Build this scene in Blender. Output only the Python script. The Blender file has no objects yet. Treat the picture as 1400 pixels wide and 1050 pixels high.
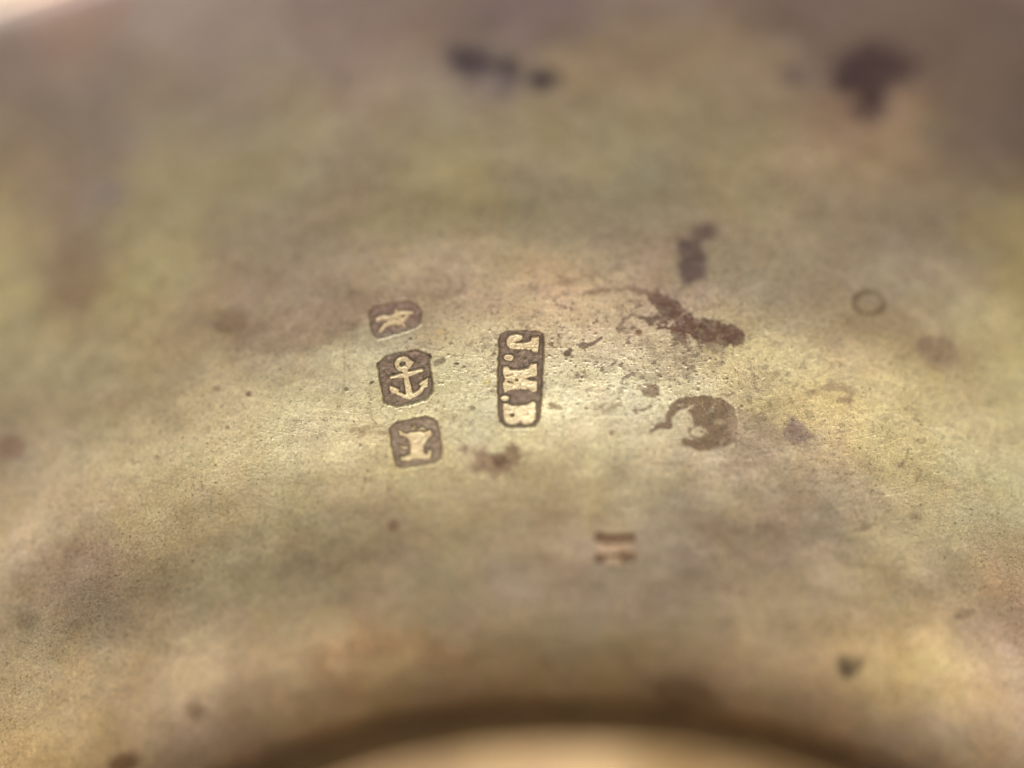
import bpy, math
import numpy as np
from mathutils import Matrix, Vector

# ------------------------------------------------------------------ camera
SC = 0.003                       # world units (cm) per photo pixel in the plane of focus
TAU = math.radians(30.0)         # angle between the line of sight and the bowl's axis
DIST = 13.0
RHO0 = 4.5                       # radius of the bowl where the stamps sit
V = np.array([0, math.sin(TAU), -math.cos(TAU)])
U = np.array([0, math.cos(TAU), math.sin(TAU)])
CAM = np.array([0, RHO0, 0]) - DIST * V - np.array([78 * SC, 0, 0]) - U * (25 * SC)

def look(loc, d, up):
    z = -Vector(d).normalized(); x = Vector(up).cross(z).normalized(); y = z.cross(x)
    m = Matrix((x, y, z)).transposed().to_4x4(); m.translation = Vector(loc)
    return m

scn = bpy.context.scene
cd = bpy.data.cameras.new('camera'); cam = bpy.data.objects.new('camera', cd)
scn.collection.objects.link(cam); scn.camera = cam
cam.matrix_world = look(CAM, V, U)
cd.sensor_width = 36; cd.lens = 36 * DIST / 4.2
cd.clip_start = 0.1; cd.clip_end = 2000
cd.dof.use_dof = True; cd.dof.focus_distance = 12.99
cd.dof.aperture_fstop = cd.lens * 1e-3 / 1.42
cd.dof.aperture_blades = 0

# ------------------------------------------------------------------ light
world = bpy.data.worlds.new('World'); scn.world = world; world.use_nodes = True
world.node_tree.nodes['Background'].inputs[0].default_value = (1.0, 0.96, 0.92, 1)
world.node_tree.nodes['Background'].inputs[1].default_value = 0.30

def area(name, loc, tgt, size, power, col):
    l = bpy.data.lights.new(name, 'AREA'); l.shape = 'DISK'; l.size = size; l.energy = power; l.color = col
    o = bpy.data.objects.new(name, l); scn.collection.objects.link(o)
    o.matrix_world = look(loc, Vector(tgt) - Vector(loc), (0, 0.3, 1))
    return o
area('key_light', (-0.5, -11, 19), (0, 4, 0), 7, 5000, (1.0, 0.97, 0.92))  # unseen main light, added and placed to light the wall
area('low_fill', (-2, -27, 9.5), (0, 4, 0), 5, 250, (1.0, 0.97, 0.90))  # unseen low light added for sheen along the ridge
area('corner_fill', (-16, 34, 16), (-10, 16, -2), 9, 18000, (1.0, 0.91, 0.75))  # unseen light added to brighten the table behind the bowl

scn.view_settings.view_transform = 'Standard'; scn.view_settings.look = 'None'
scn.view_settings.exposure = 0.0; scn.view_settings.gamma = 1.0
scn.view_settings.use_curve_mapping = False

# ------------------------------------------------------------------ noise helpers (numpy)
def _hash(ix, iy, seed):
    h = (ix.astype(np.int64) * 374761393 + iy.astype(np.int64) * 668265263 + seed * 1442695041) & 0xffffffff
    h = ((h ^ (h >> 13)) * 1274126177) & 0xffffffff
    return ((h ^ (h >> 16)) & 0xffffff) / float(0xffffff)

def vnoise(x, y, seed=0):
    ix = np.floor(x); iy = np.floor(y); fx = x - ix; fy = y - iy
    fx = fx * fx * fx * (fx * (fx * 6 - 15) + 10); fy = fy * fy * fy * (fy * (fy * 6 - 15) + 10)
    a = _hash(ix, iy, seed); b = _hash(ix + 1, iy, seed); c = _hash(ix, iy + 1, seed); d = _hash(ix + 1, iy + 1, seed)
    return (a + (b - a) * fx + (c - a) * fy + (a - b - c + d) * fx * fy) * 2 - 1

def fbm(x, y, scale, octv=4, seed=0, rough=0.5):
    s = 0; amp = 1; tot = 0
    x = x / scale; y = y / scale
    for k in range(octv):
        c, n = math.cos(k * 0.9 + seed), math.sin(k * 0.9 + seed)
        s = s + amp * vnoise(x * c - y * n + 17.3 * k, x * n + y * c + 5.1 * k, seed * 31 + k)
        tot += amp; amp *= rough; x = x * 2; y = y * 2
    return s / tot * 1.6

def sstep(a, b, x):
    t = np.clip((x - a) / (b - a), 0, 1)
    return t * t * (3 - 2 * t)

def sd_poly(px, py, pts):
    d = np.full(px.shape, 1e9); inside = np.zeros(px.shape, bool)
    n = len(pts)
    for i in range(n):
        x0, y0 = pts[i]; x1, y1 = pts[(i + 1) % n]
        ex, ey = x1 - x0, y1 - y0; L = ex * ex + ey * ey + 1e-9
        t = np.clip(((px - x0) * ex + (py - y0) * ey) / L, 0, 1)
        d = np.minimum(d, np.hypot(px - x0 - ex * t, py - y0 - ey * t))
        c = (y0 > py) != (y1 > py)
        xi = x0 + (py - y0) * ex / (ey if abs(ey) > 1e-9 else 1e-9)
        inside ^= c & (px < xi)
    return np.where(inside, -d, d)

def sd_line(px, py, pts, w):
    """distance to a polyline with half-widths w (one number or one per point)"""
    d = np.full(px.shape, 1e9)
    if not hasattr(w, '__len__'): w = [w] * len(pts)
    for i in range(len(pts) - 1):
        x0, y0 = pts[i]; x1, y1 = pts[i + 1]
        ex, ey = x1 - x0, y1 - y0; L = ex * ex + ey * ey + 1e-9
        t = np.clip(((px - x0) * ex + (py - y0) * ey) / L, 0, 1)
        d = np.minimum(d, np.hypot(px - x0 - ex * t, py - y0 - ey * t) - (w[i] + (w[i + 1] - w[i]) * t))
    return d

def sd_ell(px, py, cx, cy, rx, ry, ang=0):
    a = math.radians(ang); c, s = math.cos(a), math.sin(a)
    x = (px - cx) * c + (py - cy) * s; y = -(px - cx) * s + (py - cy) * c
    return (np.hypot(x / rx, y / ry) - 1) * min(rx, ry)

def lin(c):
    c = np.asarray(c, float) / 255.0
    return np.where(c <= 0.04045, c / 12.92, ((c + 0.055) / 1.055) ** 2.4)

def smin(a, b, k=1.5):
    h = np.clip(0.5 + 0.5 * (b - a) / k, 0, 1)
    return b + (a - b) * h - k * h * (1 - h)

# ------------------------------------------------------------------ the bowl's profile
def proj(P):
    d = P - CAM; dep = d @ V
    return 700 + d[..., 0] / dep * DIST / SC, 525 - (d @ U) / dep * DIST / SC, dep

PHI_Y = [-131, -118, -109, -101, -64, 60, 180, 300, 420, 490, 540, 600, 680, 760, 850, 944, 958, 972, 2000]
PHI_A = [-50, -10, 30, 58, 69, 70, 67.5, 64, 59.5, 56, 54.5, 55, 56.5, 54.5, 49.5, 51, 68, 88, 88]
def integrate(dirn, ystop):
    rho, z, s = RHO0, 0.0, 0.0; out = [(rho, z)]; st = 0.001
    while True:
        _, y, _ = proj(np.array([0, rho, z]))
        if dirn * (y - ystop) < 0: break
        ph = math.radians(np.interp(y, PHI_Y, PHI_A))
        rho += dirn * st * math.cos(ph); z += dirn * st * math.sin(ph)
        out.append((rho, z))
    return out
up = integrate(1, -131); dn = integrate(-1, 988)
# below the roll: a deep dark trough, then the raised boss in the middle of the bowl
RB = 2.4
zz = np.linspace(-3, 3, 6001); PB = np.stack([0 * zz, 0 * zz + RB, zz], -1)
Z_BOSS = float(zz[np.argmin(abs(proj(PB)[1] - 1015))])
rw, zw = dn[-1]
Z_TR = min(zw, Z_BOSS) - .75
def arc(cx, cz, r, a0, a1, n=14):
    return [(cx + r * math.cos(math.radians(a)), cz + r * math.sin(math.radians(a))) for a in np.linspace(a0, a1, n)]
poly = [(rw, zw), (rw + .01, Z_TR + .2)] + arc(rw - .19, Z_TR + .2, .2, 0, -90) + arc(RB + .15, Z_TR + .15, .15, -90, -180) \
     + arc(RB - .04, Z_BOSS - .04, .04, 0, 86) + [(RB - .4, Z_BOSS + .012), (1.6, Z_BOSS + .03), (.03, Z_BOSS + .04)]
tail = []
for (a, b), (c, d) in zip(poly[:-1], poly[1:]):
    k = max(1, int(math.hypot(c - a, d - b) / .004))
    tail += [(a + (c - a) * t / k, b + (d - b) * t / k) for t in range(1, k + 1)]
pts = np.array((dn + tail)[::-1][:-1] + up)
seg = np.hypot(*np.diff(pts, axis=0).T); S = np.concatenate([[0], np.cumsum(seg)])
i0 = len(dn) + len(tail) - 1; S = S - S[i0]
PR, PZ = pts[:, 0], pts[:, 1]
S_MAX = S[-1]; S_MIN = S[0]
S_WALL = S[len(tail)]                                    # where the wall drops into the trough
_ib = int(np.argmin(abs(PR[:len(tail)] - RB) + 5 * abs(PZ[:len(tail)] - (Z_BOSS - .04)))); S_EDGE = S[_ib]
_, PY, _ = proj(np.stack([0 * PR, PR, PZ], -1))
_m = S >= S_WALL
s_of_y = lambda y: float(np.interp(-y, -PY[_m], S[_m]))        # along the wall, image height falls as S grows
S_FOOT = S_EDGE; S_STEP = s_of_y(970); S_RIM = s_of_y(-103)

def base(th, s):
    r = np.interp(s, S, PR); z = np.interp(s, S, PZ)
    dr = np.interp(s + .006, S, PR) - np.interp(s - .006, S, PR)
    dz = np.interp(s + .006, S, PZ) - np.interp(s - .006, S, PZ)
    L = np.hypot(dr, dz) + 1e-12; dr, dz = dr / L, dz / L
    P = np.stack([r * np.sin(th), r * np.cos(th), z], -1)
    N = np.stack([-dz * np.sin(th), -dz * np.cos(th), dr], -1)
    return P, N

# ------------------------------------------------------------------ stamps (photo px coordinates on the surface)
PUNCH = {
 'lion': dict(out=[(504,426),(513,418.6),(535,414.5),(558,411),(570,417),(576,425),(575.5,441),(568.5,447.5),(545,455),(517,462.5),(509,457)], depth=.75),
 'anchor': dict(out=[(515.7,498.6),(528.6,487),(548,482),(568.6,479.3),(578.6,482.9),(588,486),(589,491),(587,495),(590,514),(592.5,530),(592,538.5),(581.5,548.5),(562,553.5),(542,557),(525.7,551.5),(521.5,530)], depth=1.0),
 'castle': dict(out=[(533,587),(541.5,580),(562,575),(581.5,571.5),(591,574),(598.5,580),(602,600),(604.5,617),(603,628.5),(593,635),(570,638.5),(548.5,641.5),(541,636),(535.7,612)], depth=.85),
 'initials': dict(out=[(683,466),(685,459),(692,455.5),(715,454.5),(737,455.5),(743,460),(744,472),(743,500),(741.5,525),(740,552),(738.5,573),(732,584),(712,586),(692,585.5),(684.5,580),(681.5,568),(681,540),(681,515),(682,490)], depth=1.0),
 'faint': dict(out=[(815,729.5),(840,730.5),(867,729),(868.5,738),(865,749),(868,759),(867,769),(840,770.5),(815,769),(814,760),(817,749),(814,739)], depth=.75),
}
RELIEF = []      # (punch key, part name, label, sdf function, height 0..1)
def anchor_sdf(x, y):
    d = np.abs(sd_ell(x, y, 551, 498.6, 8.0, 7.2, -20)) - 2.7
    d = smin(d, sd_poly(x, y, [(557,493),(565.5,496.3),(559,505),(555,503)]), 1)
    d = smin(d, sd_line(x, y, [(534.8,517.6),(553,514.2),(577,508)], [1.2,2.9,1.8]), 1.2)
    d = smin(d, sd_line(x, y, [(554,505),(555,514),(558,528),(560.5,543)], [3.6,2.7,3.6,4.2]), 1.2)
    d = smin(d, sd_line(x, y, [(537,533.5),(545,540),(552,543.2),(560,544.5),(568,541.5),(575,536.5),(580.5,528)], [2.6,1.9,2.2,2.6,2.4,2.2,2.0]), .8)
    d = smin(d, sd_poly(x, y, [(533.2,528.6),(545.8,534.6),(543,539),(536,539.5),(533.5,534)]), .8)
    d = smin(d, sd_poly(x, y, [(572.8,527.4),(580,522.5),(585.6,518.6),(584.8,530.5),(580,531)]), .8)
    return d
RELIEF.append(('anchor', 'anchor', 'raised worn anchor in its chipped eight sided stamp', anchor_sdf, .92))
def lion_sdf(x, y):
    d = sd_line(x, y, [(516,437),(523,433.5),(533,434.5),(541,432)], [2.2,2.6,2.4,2.6])
    d = smin(d, sd_line(x, y, [(520,453),(526,445),(535,440.5),(545,441.5),(552,437),(557,431)], [1.4,2.2,3.2,3.0,2.6,2.2]), 1.5)
    d = smin(d, sd_line(x, y, [(541,423.5),(543,431),(548,436)], [1.4,2.4,2.6]), 1.5)
    d = smin(d, sd_line(x, y, [(547,428.5),(556,427),(564,428)], [2.4,2.0,1.2]), 1.2)
    d = smin(d, sd_line(x, y, [(549,441),(553,446)], 1.3), 1.2)
    return d
RELIEF.append(('lion', 'animal_relief', 'raised worn walking animal figure', lion_sdf, .85))
def castle_sdf(x, y):
    d = sd_poly(x, y, [(545.7,591),(549,591.3),(553,594.5),(557,595.7),(562,593),(568,593.5),(573,592.3),(581,593.5),(588.8,590.6),(590.7,595.7),(587,600),(583,604.5),(579.3,611),(579.3,620),(583,624.6),(585.5,624),(586.5,618),(589.6,618.6),(588.6,628),(583,629.3),(566,628.6),(558.6,631.6),(549,630.2),(548.6,627),(557,626.4),(561.5,622),(562.8,615),(561.8,608),(558.6,601.4),(553.5,598),(547.5,596.6)])
    d = np.minimum(d, sd_line(x, y, [(547.5,611.5),(552,614.5),(558,613)], [.5,1.1,.5]) + .4)
    d = np.minimum(d, sd_line(x, y, [(563,589),(567,584.5),(570,588)], [.4,1.2,.4]) + .4)
    return np.minimum(d, sd_line(x, y, [(573,589.5),(577,587),(582,589.5)], [.4,1.0,.4]) + .4)
RELIEF.append(('castle', 'castle_relief', 'raised pale castle like figure with spread top and foot', castle_sdf, .9))
def j_sdf(x, y):
    d = sd_poly(x, y, [(727.5,464.3),(736.8,464.2),(736.2,474),(735.4,483.8),(728,483.6),(726.4,480),(703,479.4),(697,477.6),(693.2,473),(692.8,466.5),(698,461.4),(706,459.5),(713.8,461.2),(714,465),(709.5,468),(704,468.8),(701.5,470.6),(706,471.8),(722,470.8),(726.4,468.8)])
    return d
def m_sdf(x, y):
    d = sd_poly(x, y, [(688.6,504.3),(694.3,504),(697.9,508.6),(711.4,508.3),(722.5,506.6),(726,501),(733.6,500),(734,516.2),(725.7,517.2),(714.3,520.7),(725,522.8),(734,524.4),(734.4,537.2),(728.6,538),(722.9,534.4),(700,534.4),(694.3,535.4),(689.8,538),(688,527),(691.6,520.4),(688,514.3)])
    d = np.maximum(d, -sd_line(x, y, [(693.5,515.4),(705.5,513.2)], [1.6, .5]))
    d = np.maximum(d, -sd_line(x, y, [(694.5,523.4),(701,525.3)], 1.2))
    d = np.maximum(d, -sd_ell(x, y, 706.5, 521.5, 3.2, 2.2))
    return d
def b_sdf(x, y):
    d = sd_poly(x, y, [(688.4,554.3),(694.3,554),(700,557),(711,557.2),(720,556.2),(728,552),(732,552.8),(732.3,566),(731.5,574),(726,580.6),(718,581),(713.6,579.6),(711.6,575.9),(709.5,579.6),(704,581.8),(697,581.4),(691,577.6),(689,570)])
    d = np.maximum(d, -sd_ell(x, y, 700.9, 569.4, 4.3, 2.7))
    d = np.maximum(d, -sd_ell(x, y, 721.6, 567.4, 2, 1.7))
    return d
RELIEF.append(('initials', 'letter', 'raised letter J with hooked tail', j_sdf, .9))
RELIEF.append(('initials', 'full_stop', 'larger raised dot after the J', lambda x, y: sd_ell(x, y, 695.7, 491.2, 6.3, 4.0), .75))
RELIEF.append(('initials', 'letter', 'raised letter M pitted with small holes', m_sdf, .95))
RELIEF.append(('initials', 'full_stop', 'smaller raised dot after the M', lambda x, y: sd_ell(x, y, 690.4, 546.7, 5.4, 3.0), .75))
RELIEF.append(('initials', 'letter', 'raised letter B partly filled with wear', b_sdf, .95))
RELIEF.append(('faint', 'bar_relief', None, lambda x, y: np.minimum(sd_poly(x, y, [(812,741.5),(828,744.5),(850,744.5),(871,741.5),(871,756.5),(852,752),(838,758),(828,757),(812,756)]), sd_poly(x, y, [(828,762),(848,763),(846,776),(828,776)])), 1.0))

# ------------------------------------------------------------------ tarnish: blended control colours (metal colour with the ridge's sheen painted in)
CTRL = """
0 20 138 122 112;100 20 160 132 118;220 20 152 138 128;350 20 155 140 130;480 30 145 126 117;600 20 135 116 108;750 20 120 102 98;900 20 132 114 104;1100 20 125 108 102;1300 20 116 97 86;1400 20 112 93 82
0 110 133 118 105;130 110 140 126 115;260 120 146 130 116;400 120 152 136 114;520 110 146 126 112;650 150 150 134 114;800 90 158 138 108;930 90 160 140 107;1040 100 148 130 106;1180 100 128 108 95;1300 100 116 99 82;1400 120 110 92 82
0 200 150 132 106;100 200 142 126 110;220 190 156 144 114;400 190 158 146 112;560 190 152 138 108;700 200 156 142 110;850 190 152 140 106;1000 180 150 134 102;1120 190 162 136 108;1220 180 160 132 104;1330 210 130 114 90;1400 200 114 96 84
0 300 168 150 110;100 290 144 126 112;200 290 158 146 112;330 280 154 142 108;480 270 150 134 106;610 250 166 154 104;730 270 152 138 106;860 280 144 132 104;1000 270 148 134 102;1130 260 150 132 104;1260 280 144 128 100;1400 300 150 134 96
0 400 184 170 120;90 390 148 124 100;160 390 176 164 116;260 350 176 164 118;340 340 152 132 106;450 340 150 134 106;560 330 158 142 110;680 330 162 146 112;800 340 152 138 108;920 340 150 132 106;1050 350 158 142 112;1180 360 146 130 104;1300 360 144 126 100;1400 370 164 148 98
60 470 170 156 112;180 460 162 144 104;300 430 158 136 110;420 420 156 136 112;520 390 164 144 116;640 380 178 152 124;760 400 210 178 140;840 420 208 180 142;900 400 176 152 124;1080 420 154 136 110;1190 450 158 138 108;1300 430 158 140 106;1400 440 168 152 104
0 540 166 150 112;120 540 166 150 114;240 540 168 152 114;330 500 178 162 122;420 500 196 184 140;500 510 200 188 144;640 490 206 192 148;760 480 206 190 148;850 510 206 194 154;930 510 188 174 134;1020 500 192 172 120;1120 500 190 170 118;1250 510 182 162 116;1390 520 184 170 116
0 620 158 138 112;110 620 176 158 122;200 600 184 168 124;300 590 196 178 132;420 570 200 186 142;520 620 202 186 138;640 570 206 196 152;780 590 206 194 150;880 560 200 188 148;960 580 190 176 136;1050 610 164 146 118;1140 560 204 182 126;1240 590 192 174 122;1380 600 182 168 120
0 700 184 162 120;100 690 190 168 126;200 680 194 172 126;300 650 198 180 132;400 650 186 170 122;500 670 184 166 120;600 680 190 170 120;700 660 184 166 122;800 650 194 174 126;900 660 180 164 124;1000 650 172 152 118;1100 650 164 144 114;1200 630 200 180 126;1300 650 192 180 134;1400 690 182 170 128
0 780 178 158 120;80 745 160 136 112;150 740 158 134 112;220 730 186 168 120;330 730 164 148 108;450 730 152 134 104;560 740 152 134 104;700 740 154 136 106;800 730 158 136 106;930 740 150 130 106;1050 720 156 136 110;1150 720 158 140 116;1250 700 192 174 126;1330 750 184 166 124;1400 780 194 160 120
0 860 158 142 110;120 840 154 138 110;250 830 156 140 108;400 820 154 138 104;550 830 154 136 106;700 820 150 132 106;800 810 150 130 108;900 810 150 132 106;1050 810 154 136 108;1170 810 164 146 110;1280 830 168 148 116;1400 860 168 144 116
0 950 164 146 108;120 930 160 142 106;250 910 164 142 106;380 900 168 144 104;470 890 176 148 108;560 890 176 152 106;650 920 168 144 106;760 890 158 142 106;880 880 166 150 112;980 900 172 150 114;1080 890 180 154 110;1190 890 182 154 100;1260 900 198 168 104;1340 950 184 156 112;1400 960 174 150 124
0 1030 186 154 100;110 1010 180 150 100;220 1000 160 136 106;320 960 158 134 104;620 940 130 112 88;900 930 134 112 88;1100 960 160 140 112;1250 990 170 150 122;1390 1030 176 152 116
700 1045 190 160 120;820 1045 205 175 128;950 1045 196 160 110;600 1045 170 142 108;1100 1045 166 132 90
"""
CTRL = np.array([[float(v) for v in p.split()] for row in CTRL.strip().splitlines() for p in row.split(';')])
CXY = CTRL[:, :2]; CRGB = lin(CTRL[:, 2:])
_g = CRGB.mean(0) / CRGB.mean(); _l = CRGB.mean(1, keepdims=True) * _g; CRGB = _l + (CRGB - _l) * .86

def ctrl_colour(x, y):
    num = np.zeros(x.shape + (3,)); den = np.zeros(x.shape)
    for (cx, cy), c in zip(CXY, CRGB):
        d2 = (x - cx) ** 2 + (y - cy) ** 2
        w = np.exp(-d2 / (2 * 46 ** 2)) + 1e-4 * np.exp(-d2 / (2 * 120 ** 2)) + 1e-9 / (1 + d2 / 1e4)
        den += w; num += w[..., None] * c
    return num / den[..., None]

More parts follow.
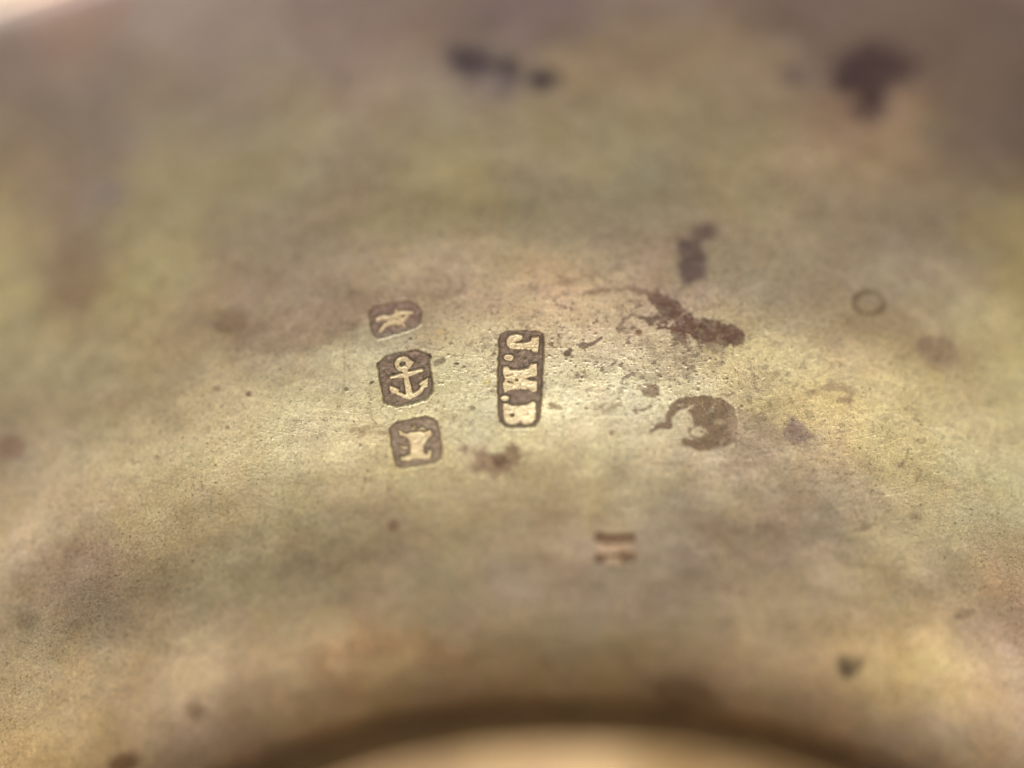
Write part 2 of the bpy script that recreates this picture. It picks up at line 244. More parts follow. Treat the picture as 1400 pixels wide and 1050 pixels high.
# individual stains: name label sdf colour softness opacity warp crust part?
L, E, P_ = sd_line, sd_ell, sd_poly
STAINS = [
 ('stain', None, lambda x, y: P_(x, y, [(1000, 40), (1080, 60), (1150, 110), (1290, 140), (1400, 210), (1500, 260), (1500, -60), (900, -60)]), (112, 96, 86), 20, .5, 14, 0, 0),  # darker tone over the upper right corner
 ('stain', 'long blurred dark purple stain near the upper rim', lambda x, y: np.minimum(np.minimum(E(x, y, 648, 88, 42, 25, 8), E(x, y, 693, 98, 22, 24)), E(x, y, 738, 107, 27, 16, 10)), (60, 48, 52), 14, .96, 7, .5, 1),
 ('stain', None, lambda x, y: E(x, y, 670, 120, 36, 22), (128, 114, 108), 18, .6, 6, 0, 0),
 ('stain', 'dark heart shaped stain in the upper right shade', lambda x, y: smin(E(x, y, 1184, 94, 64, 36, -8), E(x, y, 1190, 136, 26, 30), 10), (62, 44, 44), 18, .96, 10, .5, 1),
 ('stain', None, lambda x, y: E(x, y, 1085, 100, 18, 16), (112, 98, 96), 10, .6, 5, 0, 0),
 ('stain', 'small round dark stain above the brown crust', lambda x, y: E(x, y, 964, 316, 19, 14), (98, 78, 70), 6, .9, 4, .4, 1),
 ('stain', 'upright dark stain above the brown crust', lambda x, y: smin(E(x, y, 948, 362, 20, 29, 12), E(x, y, 936, 338, 13, 14), 6), (90, 72, 68), 7, .9, 6, .4, 1),
 ('stain', None, lambda x, y: np.abs(E(x, y, 955, 370, 55, 55)) - 3, (140, 118, 96), 8, .35, 8, 0, 0),
 ('crust', 'brown pitted corrosion crust right of the maker stamp', lambda x, y: np.minimum(L(x, y, [(892, 405), (908, 412), (922, 430), (940, 446), (970, 455), (1008, 461)], [6, 12, 16, 21, 21, 13]), L(x, y, [(896, 440), (925, 450), (940, 466)], [8, 13, 12])), (106, 78, 62), 3.0, .97, 9, .8, 1),
 ('stain', None, lambda x, y: L(x, y, [(790, 404), (825, 398), (860, 396), (895, 402)], [1, 2.5, 4, 5]), (128, 98, 76), 4, .7, 5, .2, 0),
 ('stain', None, lambda x, y: L(x, y, [(846, 452), (852, 438), (866, 431), (880, 436), (892, 446)], 1.6), (120, 96, 76), 2, .7, 3, .2, 0),
 ('stain', None, lambda x, y: L(x, y, [(880, 470), (930, 476), (985, 478)], [8, 14, 6]), (158, 140, 112), 10, .6, 14, 0, 0),
 ('stain', None, lambda x, y: L(x, y, [(865, 360), (800, 380), (750, 392), (700, 400)], [3, 4, 3, 2]), (140, 112, 92), 6, .45, 8, 0, 0),
 ('ring_stain', 'brown horseshoe shaped dried drop stain', lambda x, y: np.minimum(np.minimum(L(x, y, [(912, 584), (914, 568), (923, 556), (942, 549), (962, 547), (982, 551), (996, 564), (1001, 580), (998, 597), (985, 606), (958, 611), (938, 604)], [4, 6, 7, 7.5, 7, 8, 9, 9, 9, 8, 7, 5]), E(x, y, 970, 577, 34, 30)), L(x, y, [(890, 590), (900, 583), (913, 582)], [3.5, 5, 6])), (112, 90, 66), 1.8, .92, 2.6, .5, 1),
 ('stain', None, lambda x, y: np.minimum(E(x, y, 935, 577, 12, 14), E(x, y, 955, 591, 10, 5)), (205, 190, 152), 3, .65, 5, 0, 0),
 ('stain', None, lambda x, y: E(x, y, 984, 577, 7, 3), (168, 145, 115), 2, .7, 2, 0, 0),
 ('stain', 'small dull purple leaf shaped stain right of the horseshoe stain', lambda x, y: P_(x, y, [(1078, 566), (1098, 574), (1112, 594), (1105, 606), (1085, 607), (1070, 598), (1068, 586), (1076, 578)]), (142, 122, 108), 3.5, .85, 6, .1, 1),
 ('stain', None, lambda x, y: P_(x, y, [(1005, 562), (1045, 572), (1075, 590), (1060, 640), (1020, 655), (990, 640), (1000, 600)]), (160, 140, 116), 8, .6, 12, 0, 0),
 ('stain', 'blurred brown stain below the maker stamp', lambda x, y: P_(x, y, [(640, 618), (660, 612), (676, 620), (700, 612), (720, 622), (708, 640), (690, 648), (655, 645)]), (136, 108, 84), 9, .8, 12, .2, 1),
 ('stain', None, lambda x, y: E(x, y, 684, 629, 10, 10), (104, 80, 60), 5, .8, 4, .2, 0),
 ('stain', 'dark wedge shaped stain near the lower right', lambda x, y: P_(x, y, [(1142, 902), (1150, 896), (1176, 898), (1180, 910), (1172, 924), (1158, 930), (1147, 920)]), (92, 76, 56), 11, .92, 6, .5, 1),
 ('stain', 'soft purple brown oval stain at the right', lambda x, y: E(x, y, 1282, 479, 31, 22, 10), (140, 118, 98), 8, .65, 6, .1, 1),
 ('thin_ring_stain', 'thin faint ring shaped stain on the upper right', lambda x, y: np.abs(E(x, y, 1188, 414, 20, 15.5)) - 3.0, (112, 92, 66), 2.2, .8, 1.6, .2, 1),
 ('stain', 'reddish brown stain at the left edge', lambda x, y: E(x, y, 14, 612, 22, 15), (136, 104, 84), 9, .7, 7, .2, 1),
 ('stain', 'faint round brown stain left of the stamps', lambda x, y: E(x, y, 318, 440, 22, 17), (146, 124, 98), 6, .75, 5, 0, 1),
 ('stain', None, lambda x, y: L(x, y, [(320, 494), (345, 486)], [5, 3]), (146, 126, 98), 4, .7, 4, 0, 0),
 ('stain', 'small brown stain at the lower left', lambda x, y: E(x, y, 267, 971, 13, 11), (118, 94, 66), 8, .75, 4, .2, 1),
 ('stain', 'brown stain at the bottom left corner', lambda x, y: E(x, y, 168, 1042, 24, 14, -20), (110, 80, 52), 6, .85, 4, .2, 1),
 ('stain', 'tiny brown stain below the castle stamp', lambda x, y: E(x, y, 537, 718, 6, 10, 15), (124, 92, 68), 4, .85, 3, .2, 1),
 ('stain', None, lambda x, y: E(x, y, 340, 540, 4.5, 3.5), (120, 95, 75), 1.5, .85, 1.5, .2, 0),
 ('stain', None, lambda x, y: E(x, y, 297, 533, 5, 3), (130, 105, 80), 1.5, .7, 1.5, .2, 0),
 ('stain', None, lambda x, y: P_(x, y, [(320, 452), (400, 420), (480, 402), (560, 378), (650, 372), (640, 402), (600, 408), (560, 412), (500, 426), (470, 456), (430, 474), (370, 486), (310, 482)]), (160, 138, 114), 5, .62, 9, 0, 0),
 ('stain', None, lambda x, y: P_(x, y, [(50, 745), (90, 735), (150, 738), (170, 755), (150, 775), (110, 770), (60, 768)]), (156, 132, 110), 6, .4, 10, 0, 0),
 ('stain', None, lambda x, y: P_(x, y, [(50, 360), (90, 320), (140, 310), (150, 340), (135, 400), (120, 430), (60, 425)]), (146, 122, 102), 16, .4, 12, 0, 0),
 ('stain', None, lambda x, y: E(x, y, 150, 262, 24, 18), (146, 136, 128), 10, .7, 6, 0, 0),
 ('stain', None, lambda x, y: E(x, y, 930, 945, 46, 22, 15), (112, 84, 62), 12, .5, 8, .1, 0),
 ('stain', None, lambda x, y: L(x, y, [(495, 594), (520, 590), (534, 594)], [3, 2.5, 3]), (148, 124, 92), 3, .6, 4, .1, 0),
 ('stain', None, lambda x, y: L(x, y, [(480, 590), (505, 584), (525, 582)], [2, 2.5, 2]), (150, 126, 94), 2.5, .6, 4, .1, 0),
 ('crust', 'small round dark crust just right of the letter M', lambda x, y: smin(E(x, y, 776, 485, 5.5, 4.5), E(x, y, 780, 480, 3, 3), 2), (96, 78, 62), 1.2, .95, 1.5, .7, 1),
 ('crust', 'small tailed dark crust right of the letter J', lambda x, y: np.minimum(E(x, y, 797, 474, 6, 4.5), L(x, y, [(800, 474), (812, 470), (822, 463)], [2.2, 1.5, .7])), (108, 88, 72), 1.4, .9, 1.6, .5, 1),
 ('pit', 'small round reddish pit above the crust cluster', lambda x, y: E(x, y, 873, 456, 5, 4.5), (124, 86, 56), 1.2, .9, 1, .3, 1),
 ('crust', None, lambda x, y: P_(x, y, [(875, 528), (890, 524), (904, 531), (902, 542), (885, 543), (874, 537)]), (126, 104, 80), 2.5, .85, 6, .4, 0),
 ('crust', None, lambda x, y: L(x, y, [(848, 552), (836, 558), (825, 566)], [3, 4, 2]), (158, 138, 106), 3, .6, 4, .2, 0),
 ('crust', None, lambda x, y: L(x, y, [(868, 562), (880, 560), (892, 555)], [3, 3, 2]), (128, 104, 82), 2.5, .8, 3, .3, 0),
 ('crust', None, lambda x, y: E(x, y, 836, 593, 4, 3.5), (130, 106, 80), 1.5, .8, 1.5, .3, 0),
 ('crust', None, lambda x, y: L(x, y, [(752, 554), (766, 558)], [3, 3]), (134, 112, 84), 2, .8, 2.5, .3, 0),
 ('crust', None, lambda x, y: L(x, y, [(597, 497), (606, 493)], [3, 3]), (120, 100, 78), 2, .8, 2.5, .3, 0),
 ('crust', None, lambda x, y: E(x, y, 508, 523, 3.6, 2.2, -25), (88, 66, 52), 1, .9, 1, .3, 0),
 ('crust', None, lambda x, y: E(x, y, 561, 462, 2, 1.8), (82, 64, 52), .8, .9, .8, .3, 0),
 ('crust', None, lambda x, y: E(x, y, 646, 558, 4.5, 3.5), (128, 108, 82), 1.6, .8, 1.6, .3, 0),
 ('crust', None, lambda x, y: E(x, y, 624, 497.5, 3, 1.6), (84, 66, 52), .8, .9, .8, .3, 0),
 ('crust', None, lambda x, y: E(x, y, 667, 474, 10, 5, -30), (160, 144, 118), 3, .6, 5, .1, 0),
 ('crust', None, lambda x, y: L(x, y, [(820, 535), (846, 541), (850, 533)], [2, 4, 2]), (150, 128, 100), 3, .6, 5, .2, 0),
 ('stain', None, lambda x, y: P_(x, y, [(885, 475), (950, 478), (1000, 482), (960, 500), (930, 520), (890, 520), (860, 500)]), (166, 150, 120), 6, .55, 18, 0, 0),
 ('stain', None, lambda x, y: L(x, y, [(1108, 536), (1135, 528), (1165, 534)], [4, 5, 3]), (152, 128, 100), 3, .6, 6, 0, 0),
 ('stain', None, lambda x, y: L(x, y, [(1150, 545), (1160, 548)], [4, 4]), (140, 112, 90), 3, .6, 4, 0, 0),
 ('stain', None, lambda x, y: L(x, y, [(1000, 720), (1180, 716), (1240, 722)], [3, 4, 3]), (150, 132, 104), 6, .4, 9, 0, 0),
 ('stain', None, lambda x, y: E(x, y, 1188, 722, 9, 4), (128, 110, 86), 3, .7, 4, .1, 0),
 ('stain', None, lambda x, y: E(x, y, 1250, 705, 7, 4), (134, 112, 88), 3, .6, 4, .1, 0),
 ('stain', None, lambda x, y: E(x, y, 1318, 840, 12, 8), (138, 116, 88), 5, .6, 4, .1, 0),
 ('stain', None, lambda x, y: E(x, y, 115, 850, 16, 9), (138, 122, 92), 5, .5, 5, .1, 0),
 ('stain', None, lambda x, y: E(x, y, 35, 848, 16, 10), (138, 122, 94), 5, .5, 5, .1, 0),
]
for pl, cc_ in (([(1243, 612), (1239, 624), (1232, 637)], (104, 88, 66)), ([(262, 648), (266, 672)], (120, 98, 70)), ([(275, 652), (277, 674)], (120, 98, 70)), ([(206, 655), (236, 663)], (130, 106, 74)),
                ([(1088, 500), (1082, 530), (1078, 560)], (222, 204, 152)), ([(1096, 515), (1084, 545)], (216, 198, 148)), ([(1290, 668), (1312, 676)], (222, 200, 150)), ([(1262, 640), (1250, 664)], (130, 112, 86)),
                ([(470, 430), (471, 540)], (182, 160, 116)), ([(720, 545), (712, 549)], (130, 108, 80)), ([(655, 549), (669, 545)], (128, 106, 78)), ([(1200, 590), (1260, 640)], (176, 158, 116)),
                ([(1352, 606), (1366, 618)], (140, 116, 88)), ([(560, 586), (640, 566)], (188, 170, 126)), ([(1020, 700), (1150, 694)], (178, 158, 118))):
    STAINS.append(('scratch', None, (lambda p: lambda x, y: L(x, y, p, .7))(pl), cc_, 1.3, .75, .6, 0, 0))
STAINS.append(('stain', None, lambda x, y: L(x, y, [(430, 905), (490, 882), (560, 880), (620, 900)], [10, 16, 16, 10]), (190, 152, 108), 20, .6, 14, 0, 0))
STAINS.append(('crust', None, lambda x, y: E(x, y, 664, 522, 5, 4), (232, 214, 150), 1.5, .8, 3, 0, 0))  # pale spot painted as a glint
STAINS.append(('crust', None, lambda x, y: E(x, y, 602, 452, 4, 3), (226, 192, 128), 1.5, .7, 2, 0, 0))  # second painted glint, warmer

rng = np.random.RandomState(7)
SPECK = []
for _ in range(520):      # loose pits scattered over the ridge round the stamps
    a = rng.normal(0, 1); b = rng.normal(0, 1)
    x = 800 + 150 * a; y = 505 + 34 * b + (x - 735) ** 2 / 1700
    SPECK.append((x, y, abs(rng.normal(0, 1.0)) + .5, rng.uniform(.35, .95)))
for _ in range(160):
    x = 560 + 70 * rng.normal(); y = 545 + 30 * rng.normal()
    SPECK.append((x, y, abs(rng.normal(0, .6)) + .4, rng.uniform(.3, .7)))
SPECK = np.array(SPECK)

def field(P, theta, s, fine=True):
    """tarnish colour, crust mask, height, part ids at surface points P"""
    x, y, _ = proj(P)
    n = x.shape
    wx = 30 * fbm(x, y, 110, 4, 1) + 8 * fbm(x, y, 26, 3, 2)
    wy = 20 * fbm(x, y, 110, 4, 3) + 6 * fbm(x, y, 26, 3, 4)
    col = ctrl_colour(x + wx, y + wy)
    # mottling: lightness and hue drift, stretched along the turning marks
    top_ = s < S_EDGE
    xr = np.where(top_, P[..., 0], theta * RHO0) / SC; yr = np.where(top_, P[..., 1], -s) / SC
    m1 = fbm(xr, yr * 1.5, 60, 4, 5); m2 = fbm(xr, yr * 2.2, 34, 4, 6); m3 = fbm(xr, yr * 1.6, 9, 3, 7)
    col = col * (1 + .055 * m1 + .05 * m2 + .06 * m3)[..., None]
    hue = fbm(xr, yr, 75, 3, 8) + .6 * fbm(xr, yr, 22, 2, 9)
    col = col * np.stack([1 + .010 * hue, 1 + .0 * hue, 1 - .045 * hue], -1)
    gr = fbm(xr, yr, 48, 3, 10)
    col = col * np.stack([1 - .012 * gr, 1 + .014 * gr, 1 - .0 * gr], -1)
    crust = np.zeros(n); part = np.zeros(n, int)
    wa = fbm(x, y, 14, 4, 11, .6); wb = fbm(x, y, 46, 2, 12)
    col = col * np.interp(y, [0, 200, 400, 520, 650, 780, 860, 915, 950, 1060], [.88, .92, .97, .98, .93, .92, 1.08, 1.42, 1.25, 1.1])[..., None] ** (s > S_WALL)[..., None]  # lightness by height painted in to counter the wall's shading
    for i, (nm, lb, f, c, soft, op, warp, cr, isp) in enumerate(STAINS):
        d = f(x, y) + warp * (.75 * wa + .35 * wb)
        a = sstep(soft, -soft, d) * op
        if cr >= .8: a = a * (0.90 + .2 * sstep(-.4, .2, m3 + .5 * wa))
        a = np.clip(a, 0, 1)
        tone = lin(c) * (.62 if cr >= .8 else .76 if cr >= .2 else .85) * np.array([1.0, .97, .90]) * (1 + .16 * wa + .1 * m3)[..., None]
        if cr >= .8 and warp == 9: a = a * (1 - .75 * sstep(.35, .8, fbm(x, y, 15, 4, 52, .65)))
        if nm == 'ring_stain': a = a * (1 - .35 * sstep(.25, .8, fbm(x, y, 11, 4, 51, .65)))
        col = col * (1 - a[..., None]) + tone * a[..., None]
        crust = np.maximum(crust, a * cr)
        if isp: part[d < 0] = 100 + i
    cz = fbm(x, y * 1.25, 26, 5, 31, .68); cy = fbm(x, y * 1.2, 9, 4, 32, .65)
    zone = np.exp(-((x - 850) / 190) ** 2 - ((y - 470) / 75) ** 2) + .45 * np.exp(-((x - 1150) / 190) ** 2 - ((y - 600) / 110) ** 2) + .35 * np.exp(-((x - 560) / 170) ** 2 - ((y - 560) / 90) ** 2) + .12
    f1 = sstep(.22, .75, cz) * np.clip(zone, 0, 1); f2 = sstep(.42, .8, cy + .25 * cz) * np.clip(zone * 1.1, 0, 1)
    col = col * (1 - .42 * f1[..., None]) + .42 * f1[..., None] * lin((138, 118, 98)) * .8
    col = col * (1 - .75 * f2[..., None]) + .75 * f2[..., None] * lin((122, 102, 82)) * .7
    lt = sstep(.3, .9, fbm(x, y, 12, 4, 33, .65)) * np.clip(zone + .1, 0, 1)
    col = col * (1 + .16 * lt[..., None] * np.array([1.1, 1.0, .8]))
    # specks
    if fine:
        near = (np.abs(x - 780) < 560) & (np.abs(y - 560) < 190)
        xs, ys = x[near], y[near]; acc = np.zeros(xs.shape)
        o = np.argsort(xs); xs_o = xs[o]; 
        ys_o = ys[o]; acc_o = acc[o]
        for (sx, sy, sr, sa) in SPECK:
            i0, i1 = np.searchsorted(xs_o, (sx - sr - 2.5, sx + sr + 2.5))
            d = np.hypot(xs_o[i0:i1] - sx, (ys_o[i0:i1] - sy) * 1.2) - sr
            acc_o[i0:i1] = np.maximum(acc_o[i0:i1], sstep(1.2, -.8, d) * sa)
        acc[o] = acc_o
        sp = np.zeros(n); sp[near] = acc
        col = col * (1 - .8 * sp[..., None]) + .8 * sp[..., None] * lin((104, 84, 66))
    else: sp = 0
    # the boss carries streaky turned polish marks
    on = (s < S_EDGE + .02)[..., None]
    stk = fbm(xr, yr * 4, 150, 4, 23) + .6 * fbm(xr, yr * 1.5, 110, 2, 24)
    col = np.where(on, col * (.68 + .34 * stk)[..., None] * np.array([1.06, .98, .86]), col)
    # the trough's shade painted in dark brown, up over its rolled edge
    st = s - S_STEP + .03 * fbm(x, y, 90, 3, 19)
    trough_shade = sstep(.10, -.12, st) * sstep(S_EDGE + .0, S_EDGE + .06, s) * .92
    col = col * (1 - trough_shade[..., None]) + lin((118, 96, 80)) * trough_shade[..., None] * (1 + .2 * m1[..., None])
    crust = np.maximum(crust, trough_shade * .8)
    fl = sstep(.72, 1.0, fbm(x, y, 5, 3, 61, .7)) * np.clip(zone + .15, 0, 1) if fine else 0 * x  # bright flecks painted into the colour as glints
    col = col * (1 + .38 * fl[..., None] * np.array([1.1, 1.0, .8]))
    # relief of the metal
    h = .010 * fbm(xr, yr, 190, 2, 13) + 0.0011 * fbm(xr, yr, 44, 2, 14) + .00028 * fbm(xr, yr, 7, 3, 15) - .0015 * sp
    h = h + .0008 * crust + .0035 * sstep(.55, .8, crust) * (.55 + .5 * wa + .3 * m3) * (s > S_WALL)
    punch = {}
    for k, pd in PUNCH.items():
        o = pd['out']; xs = [p[0] for p in o]; ys = [p[1] for p in o]
        near = (x > min(xs) - 14) & (x < max(xs) + 14) & (y > min(ys) - 14) & (y < max(ys) + 14)
        if not near.any(): continue
        X, Y = x[near], y[near]
        j = fbm(X, Y, 6, 3, 16)
        d = sd_poly(X, Y, o) + .7 * j - .8
        floor = sstep(1.2, -2.6, d)
        rel = np.zeros(X.shape); rid = np.zeros(X.shape, int); halo = np.zeros(X.shape)
        for q, (pk, nm, lb, f, hh) in enumerate(RELIEF):
            if pk != k: continue
            dr = f(X, Y) + .45 * j - .75
            r = sstep(.95, -.95, dr) * hh
            rid[dr < 0] = 1000 + q
            rel = np.maximum(rel, r)
        rel = np.where(d < 2, rel, 0)
        drm = np.minimum.reduce([f(X, Y) for (pk, _, _, f, _) in RELIEF if pk == k])
        dep = .019 * pd['depth']
        rough = fbm(X, Y, 5, 3, 17)
        hh_ = -dep * floor * (1 - rel) - .0011 * floor * (1 - rel) * (rough + 1) + .0005 * np.exp(-(d - 2.0) ** 2 / 9)
        hh_ += rel * .0006 * rough
        h[near] += hh_
        # oxide gathers in the sunk ground of the stamp
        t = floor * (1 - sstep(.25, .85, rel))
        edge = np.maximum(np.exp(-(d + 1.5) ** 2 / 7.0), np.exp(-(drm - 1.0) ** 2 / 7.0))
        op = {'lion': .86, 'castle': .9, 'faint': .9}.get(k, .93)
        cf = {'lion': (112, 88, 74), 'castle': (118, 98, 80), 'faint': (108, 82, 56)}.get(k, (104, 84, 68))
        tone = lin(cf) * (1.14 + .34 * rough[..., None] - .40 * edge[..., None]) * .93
        pale = lin((224, 194, 146)) * 1.0 if k != 'faint' else lin((176, 146, 112))
        c0 = col[near]
        top = floor * sstep(.25, .85, rel) * .8 * (1 - .55 * sstep(.35, .75, fbm(X, Y, 3.2, 3, 41)))
        c0 = c0 * (1 - top[..., None]) + pale * (1 + .08 * rough[..., None]) * top[..., None]
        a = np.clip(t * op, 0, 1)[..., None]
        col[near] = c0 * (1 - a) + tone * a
        cr = crust[near]; crust[near] = np.maximum(cr, t * .35)
        pp = part[near]; ki = 10 + list(PUNCH).index(k)
        pp = np.where(d < .6, ki, pp); pp = np.where((rid > 0) & (d < .6), rid, pp)
        part[near] = pp
    # big divisions of the bowl
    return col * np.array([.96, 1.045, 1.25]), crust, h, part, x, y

# ------------------------------------------------------------------ materials
def metal(name, attr=True, gain=1.0):
    m = bpy.data.materials.new(name); m.use_nodes = True
    nt = m.node_tree; N = nt.nodes; K = nt.links
    b = N['Principled BSDF']
    tc = N.new('ShaderNodeTexCoord')
    def noise(scale, det, rough, dist=0, vec=None):
        t = N.new('ShaderNodeTexNoise'); t.inputs['Scale'].default_value = scale; t.inputs['Detail'].default_value = det
        t.inputs['Roughness'].default_value = rough; t.inputs['Distortion'].default_value = dist
        K.new(vec or tc.outputs['Object'], t.inputs['Vector']); return t
    def ramp(src, p0, p1, a, c):
        r = N.new('ShaderNodeMapRange'); r.inputs['From Min'].default_value = p0; r.inputs['From Max'].default_value = p1
        r.inputs['To Min'].default_value = a; r.inputs['To Max'].default_value = c
        K.new(src, r.inputs['Value']); return r.outputs['Result']
    def math_(op, a, c):
        t = N.new('ShaderNodeMath'); t.operation = op
        for i, v in enumerate((a, c)):
            if isinstance(v, (int, float)): t.inputs[i].default_value = v
            else: K.new(v, t.inputs[i])
        return t.outputs[0]
    if attr:
        at = N.new('ShaderNodeAttribute'); at.attribute_name = 'tarnish_and_light'; base, mask = at.outputs['Color'], at.outputs['Alpha']
    else:
        rgb = N.new('ShaderNodeRGB'); rgb.outputs[0].default_value = (.40, .31, .19, 1); base = rgb.outputs[0]
        v = N.new('ShaderNodeValue'); v.outputs[0].default_value = 0; mask = v.outputs[0]
    fine = noise(80, 5, .8); grain = noise(170, 3, .75); spk = noise(66, 3, .75, .4)
    k1 = ramp(fine.outputs['Fac'], .3, .7, .66, 1.34)
    k2 = ramp(grain.outputs['Fac'], .32, .68, .80, 1.20)
    k3 = ramp(spk.outputs['Fac'], .33, .42, .36, 1.0)          # dark pits
    k = math_('MULTIPLY', math_('MULTIPLY', k1, k2), math_('MULTIPLY', k3, gain))
    mul = N.new('ShaderNodeVectorMath'); mul.operation = 'SCALE'
    K.new(base, mul.inputs[0]); K.new(k, mul.inputs['Scale'])
    K.new(mul.outputs[0], b.inputs['Base Color'])
    K.new(ramp(mask, 0, 1, .72, .1), b.inputs['Metallic'])
    r1 = math_('ADD', ramp(noise(9, 4, .6).outputs['Fac'], .3, .7, .36, .48), math_('MULTIPLY', mask, .25))
    K.new(r1, b.inputs['Roughness'])
    # scratches: stretched noise in two directions
    hs = math_('MULTIPLY', fine.outputs['Fac'], 1.0)
    for rot, sc in ((.5, (4, 240, 6)), (-.9, (220, 5, 4)), (-.15, (3, 300, 5))):
        mp = N.new('ShaderNodeMapping'); mp.inputs['Rotation'].default_value = (.2, .1, rot); mp.inputs['Scale'].default_value = sc
        K.new(tc.outputs['Object'], mp.inputs['Vector'])
        sn = noise(1, 1, .5, 0, mp.outputs[0])
        hs = math_('ADD', hs, ramp(sn.outputs['Fac'], .27, .34, -.24, 0))
    hs = math_('ADD', hs, math_('MULTIPLY', grain.outputs['Fac'], .9))
    hs = math_('ADD', hs, math_('MULTIPLY', k3, .8))
    bp = N.new('ShaderNodeBump'); bp.inputs['Strength'].default_value = .34; bp.inputs['Distance'].default_value = .004
    K.new(hs, bp.inputs['Height']); K.new(bp.outputs[0], b.inputs['Normal'])
    return m
GAIN = 1.6
MET = metal('tarnished_silver', True, GAIN)
METP = metal('plain_tarnished_silver', False, 1.0)

cl = bpy.data.materials.new('cream_tablecloth'); cl.use_nodes = True
nt = cl.node_tree; b = nt.nodes['Principled BSDF']; b.inputs['Roughness'].default_value = .9
t = nt.nodes.new('ShaderNodeTexNoise'); t.inputs['Scale'].default_value = 3; t.inputs['Detail'].default_value = 6
tc = nt.nodes.new('ShaderNodeTexCoord'); nt.links.new(tc.outputs['Object'], t.inputs['Vector'])
r = nt.nodes.new('ShaderNodeValToRGB'); r.color_ramp.elements[0].color = (.74, .66, .52, 1); r.color_ramp.elements[1].color = (.88, .81, .68, 1)
nt.links.new(t.outputs['Fac'], r.inputs[0]); nt.links.new(r.outputs[0], b.inputs['Base Color'])

# ------------------------------------------------------------------ mesh building
root = bpy.data.objects.new('silver_bowl', None); scn.collection.objects.link(root)
root['label'] = 'tarnished silver bowl seen close inside, with stamped hallmarks and initials J.M.B.'
root['category'] = 'bowl'
zfloor = float(PZ.min())
root.location = (0, 0, zfloor - .15)
OFF = Vector((0, 0, -(zfloor - .15)))

def link(name, verts, faces, mat, parent, nrm=None, colr=None, label=None):
    me = bpy.data.meshes.new(name)
    faces = np.asarray(faces, np.int32); nf, w = faces.shape
    me.vertices.add(len(verts)); me.vertices.foreach_set('co', np.asarray(verts, np.float32).ravel())
    me.loops.add(nf * w); me.loops.foreach_set('vertex_index', faces.ravel())
    me.polygons.add(nf); me.polygons.foreach_set('loop_start', np.arange(0, nf * w, w, dtype=np.int32))
    me.polygons.foreach_set('use_smooth', np.ones(nf, bool))
    me.update(calc_edges=True)
    if colr is not None:
        a = me.color_attributes.new('tarnish_and_light', 'FLOAT_COLOR', 'POINT'); a.data.foreach_set('color', np.asarray(colr, np.float32).ravel())
    if nrm is not None:
        me.normals_split_custom_set_from_vertices(np.asarray(nrm, np.float32))
    me.materials.append(mat)
    o = bpy.data.objects.new(name, me); scn.collection.objects.link(o); o.parent = parent
    if parent is root: o.location = OFF
    if label: o['label'] = label
    return o

pool = {}       # part id -> list of (verts, faces, normals, colours)
def grid_mesh(th, s, keep=None, fine=True):
    T, SS = np.meshgrid(th, s)                 # rows follow s
    B, N0 = base(T, SS)
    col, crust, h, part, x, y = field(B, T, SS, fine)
    P = B + N0 * h[..., None]
    du = np.gradient(P, axis=1); dv = np.gradient(P, axis=0)
    N = np.cross(du, dv); N /= np.linalg.norm(N, axis=-1, keepdims=True) + 1e-15
    sg = np.sign((N * N0).sum(-1)); N *= sg[..., None]
    r, c = len(s), len(th)
    idx = np.arange(r * c).reshape(r, c)
    F = np.stack([idx[:-1, :-1], idx[:-1, 1:], idx[1:, 1:], idx[1:, :-1]], -1).reshape(-1, 4)
    sc_ = .5 * (SS[:-1, :-1] + SS[1:, 1:]).ravel()
    pid = part[:-1, :-1].ravel().copy()
    big = np.where(sc_ < S_FOOT, 3, np.where(sc_ < S_STEP, 2, np.where(sc_ > S_RIM, 4, 1)))
    pid = np.where(pid == 0, big, pid)
    pid = np.where((pid >= 100) & (pid < 1000) & (big != 1), big, pid)
    ok = np.ones(len(F), bool) if keep is None else keep.ravel()
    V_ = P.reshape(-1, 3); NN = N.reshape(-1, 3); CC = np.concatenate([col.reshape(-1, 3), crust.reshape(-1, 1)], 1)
    for k in np.unique(pid[ok]):
        f = F[ok & (pid == k)]
        u, inv = np.unique(f, return_inverse=True)
        pool.setdefault(int(k), []).append((V_[u], inv.reshape(-1, 4), NN[u], CC[u]))

DS = 0.0085; HALF = .70
s_lo = S_EDGE - .75
ns = int((S_MAX - s_lo) / DS); sv = np.linspace(s_lo, S_MAX, ns + 1)
nth = int(2 * HALF * RHO0 / DS); tv = np.linspace(-HALF, HALF, nth + 1)
# windows that hold the stamps are cut out and filled with a finer piece of the same surface
T, SS = np.meshgrid(.5 * (tv[1:] + tv[:-1]), .5 * (sv[1:] + sv[:-1]))
B, _ = base(T, SS); X, Y, _ = proj(B)
keep = np.ones(T.shape, bool)
wins = []
for x0, x1, y0, y1, K_ in ((492, 1026, 398, 652, 4), (806, 874, 722, 778, 4)):
    m = (X > x0) & (X < x1) & (Y > y0) & (Y < y1)
    rr, cc = np.where(m); wins.append((rr.min(), rr.max() + 1, cc.min(), cc.max() + 1, K_))
    if len(wins) == 2:                                       # keep the two windows apart
        a, b_, c, d, k = wins[1]; wins[1] = (a, min(b_, wins[0][0]), c, d, k)
    a, b_, c, d, k = wins[-1]; keep[a:b_, c:d] = False
grid_mesh(tv, sv, keep)
for a, b_, c, d, K_ in wins:
    grid_mesh(np.linspace(tv[c], tv[d], (d - c) * K_ + 1), np.linspace(sv[a], sv[b_], (b_ - a) * K_ + 1))
# the rest of the turn and the middle of the floor, coarser
grid_mesh(np.linspace(HALF, 2 * math.pi - HALF, 150), np.linspace(s_lo, S_MAX, 90), fine=False)
grid_mesh(np.linspace(0, 2 * math.pi, 160), np.linspace(S_MIN, s_lo, 40), fine=False)

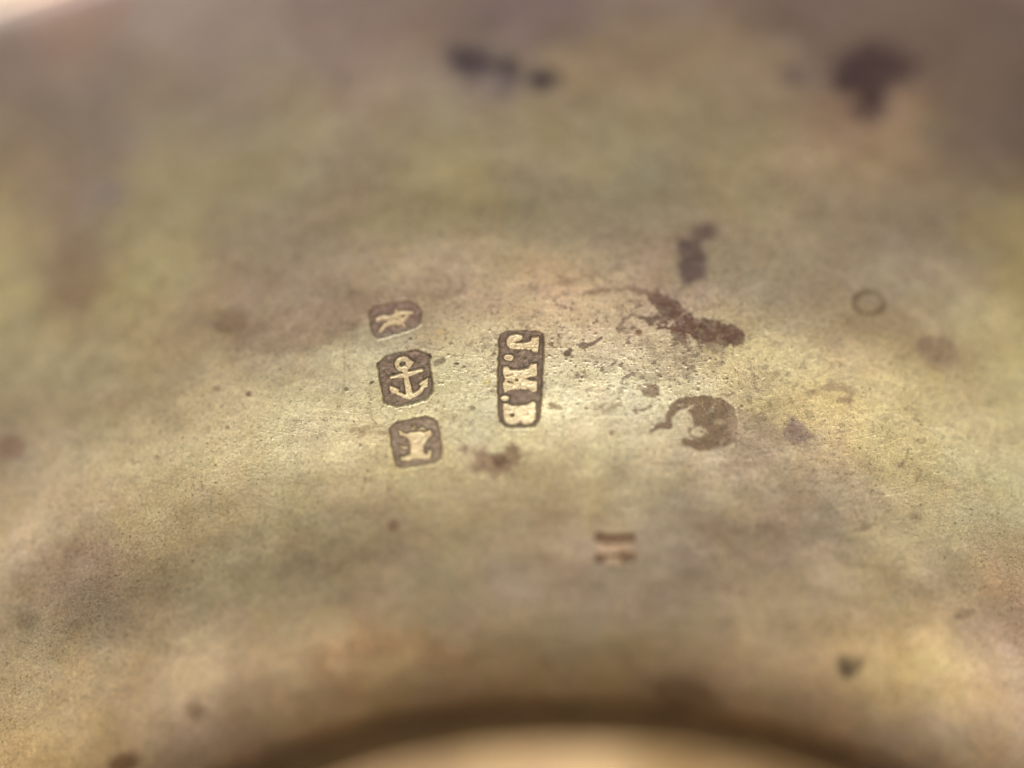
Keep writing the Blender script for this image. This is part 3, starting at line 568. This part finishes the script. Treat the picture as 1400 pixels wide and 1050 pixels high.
def merge(lst):
    vs, fs, ns_, cs, o = [], [], [], [], 0
    for v, f, n, c in lst:
        vs.append(v); fs.append(f + o); ns_.append(n); cs.append(c); o += len(v)
    return np.concatenate(vs), np.concatenate(fs), np.concatenate(ns_), np.concatenate(cs)

BIG = {1: ('bowl_wall', None), 2: ('trough', 'dark brown trough between the wall and the raised centre'), 3: ('centre_boss', 'brighter golden raised centre'), 4: ('rim', 'rolled outer rim')}
PL = {'lion': 'blurred upper stamp with a worn walking animal', 'anchor': 'eight sided stamp with an anchor', 'castle': 'lower stamp with a pale castle like figure',
      'initials': 'upright rounded maker stamp reading J.M.B.', 'faint': 'faint blurred stamp of two dark bars'}
pobj = {}
order = sorted(pool)
for k in [q for q in order if q < 1000] + [q for q in order if q >= 1000]:
    v, f, n, c = merge(pool[k])
    if k in BIG: link(BIG[k][0], v, f, MET, root, n, c, BIG[k][1])
    elif k < 100:
        key = list(PUNCH)[k - 10]
        pobj[key] = link('hallmark', v, f, MET, root, n, c, PL[key])
    elif k < 1000:
        st = STAINS[k - 100]; link(st[0], v, f, MET, root, n, c, st[1])
    else:
        pk, nm, lb, _, _ = RELIEF[k - 1000]
        link(nm, v, f, MET, pobj[pk], n, c, lb)

# outer shell and foot, so that the bowl has its thickness
lip_r, lip_z = PR[-1], PZ[-1]
op = [(lip_r, lip_z), (lip_r + .05, lip_z - .05), (lip_r + .04, lip_z - .12), (lip_r - .03, lip_z - .16)]
for q in np.linspace(S_MAX - .35, s_of_y(935), 40):
    i = np.interp(q, S, PR), np.interp(q, S, PZ); j = np.interp(q + .01, S, PR), np.interp(q + .01, S, PZ)
    dx, dz = j[0] - i[0], j[1] - i[1]; Ln = math.hypot(dx, dz)
    op.append((i[0] + dz / Ln * .12, i[1] - dx / Ln * .12))
rf = RB
op += [(rf + .14, zfloor - .02), (rf + .10, zfloor - .10), (rf - .1, zfloor - .148), (rf - .3, zfloor - .13), (.02, zfloor - .12)]
op = np.array(op); th = np.linspace(0, 2 * math.pi, 161)
Vv = np.stack([op[:, None, 0] * np.sin(th), op[:, None, 0] * np.cos(th), np.repeat(op[:, 1:2], len(th), 1)], -1)
idx = np.arange(op.shape[0] * len(th)).reshape(op.shape[0], len(th))
F = np.stack([idx[:-1, :-1], idx[1:, :-1], idx[1:, 1:], idx[:-1, 1:]], -1).reshape(-1, 4)
link('outer_shell', Vv.reshape(-1, 3), F, METP, root)

# table the bowl stands on
g = 40; q = np.linspace(-60, 60, g + 1); TX, TY = np.meshgrid(q, q)
hz = .03 * fbm(TX, TY, 9, 2, 21)
hz = hz - .035
idx = np.arange((g + 1) ** 2).reshape(g + 1, g + 1)
F = np.stack([idx[:-1, :-1], idx[:-1, 1:], idx[1:, 1:], idx[1:, :-1]], -1).reshape(-1, 4)
tb = link('table', np.stack([TX, TY, hz + zfloor - .15], -1).reshape(-1, 3), F, cl, None)
tb['kind'] = 'structure'; tb['label'] = 'bright cream tablecloth under the bowl'
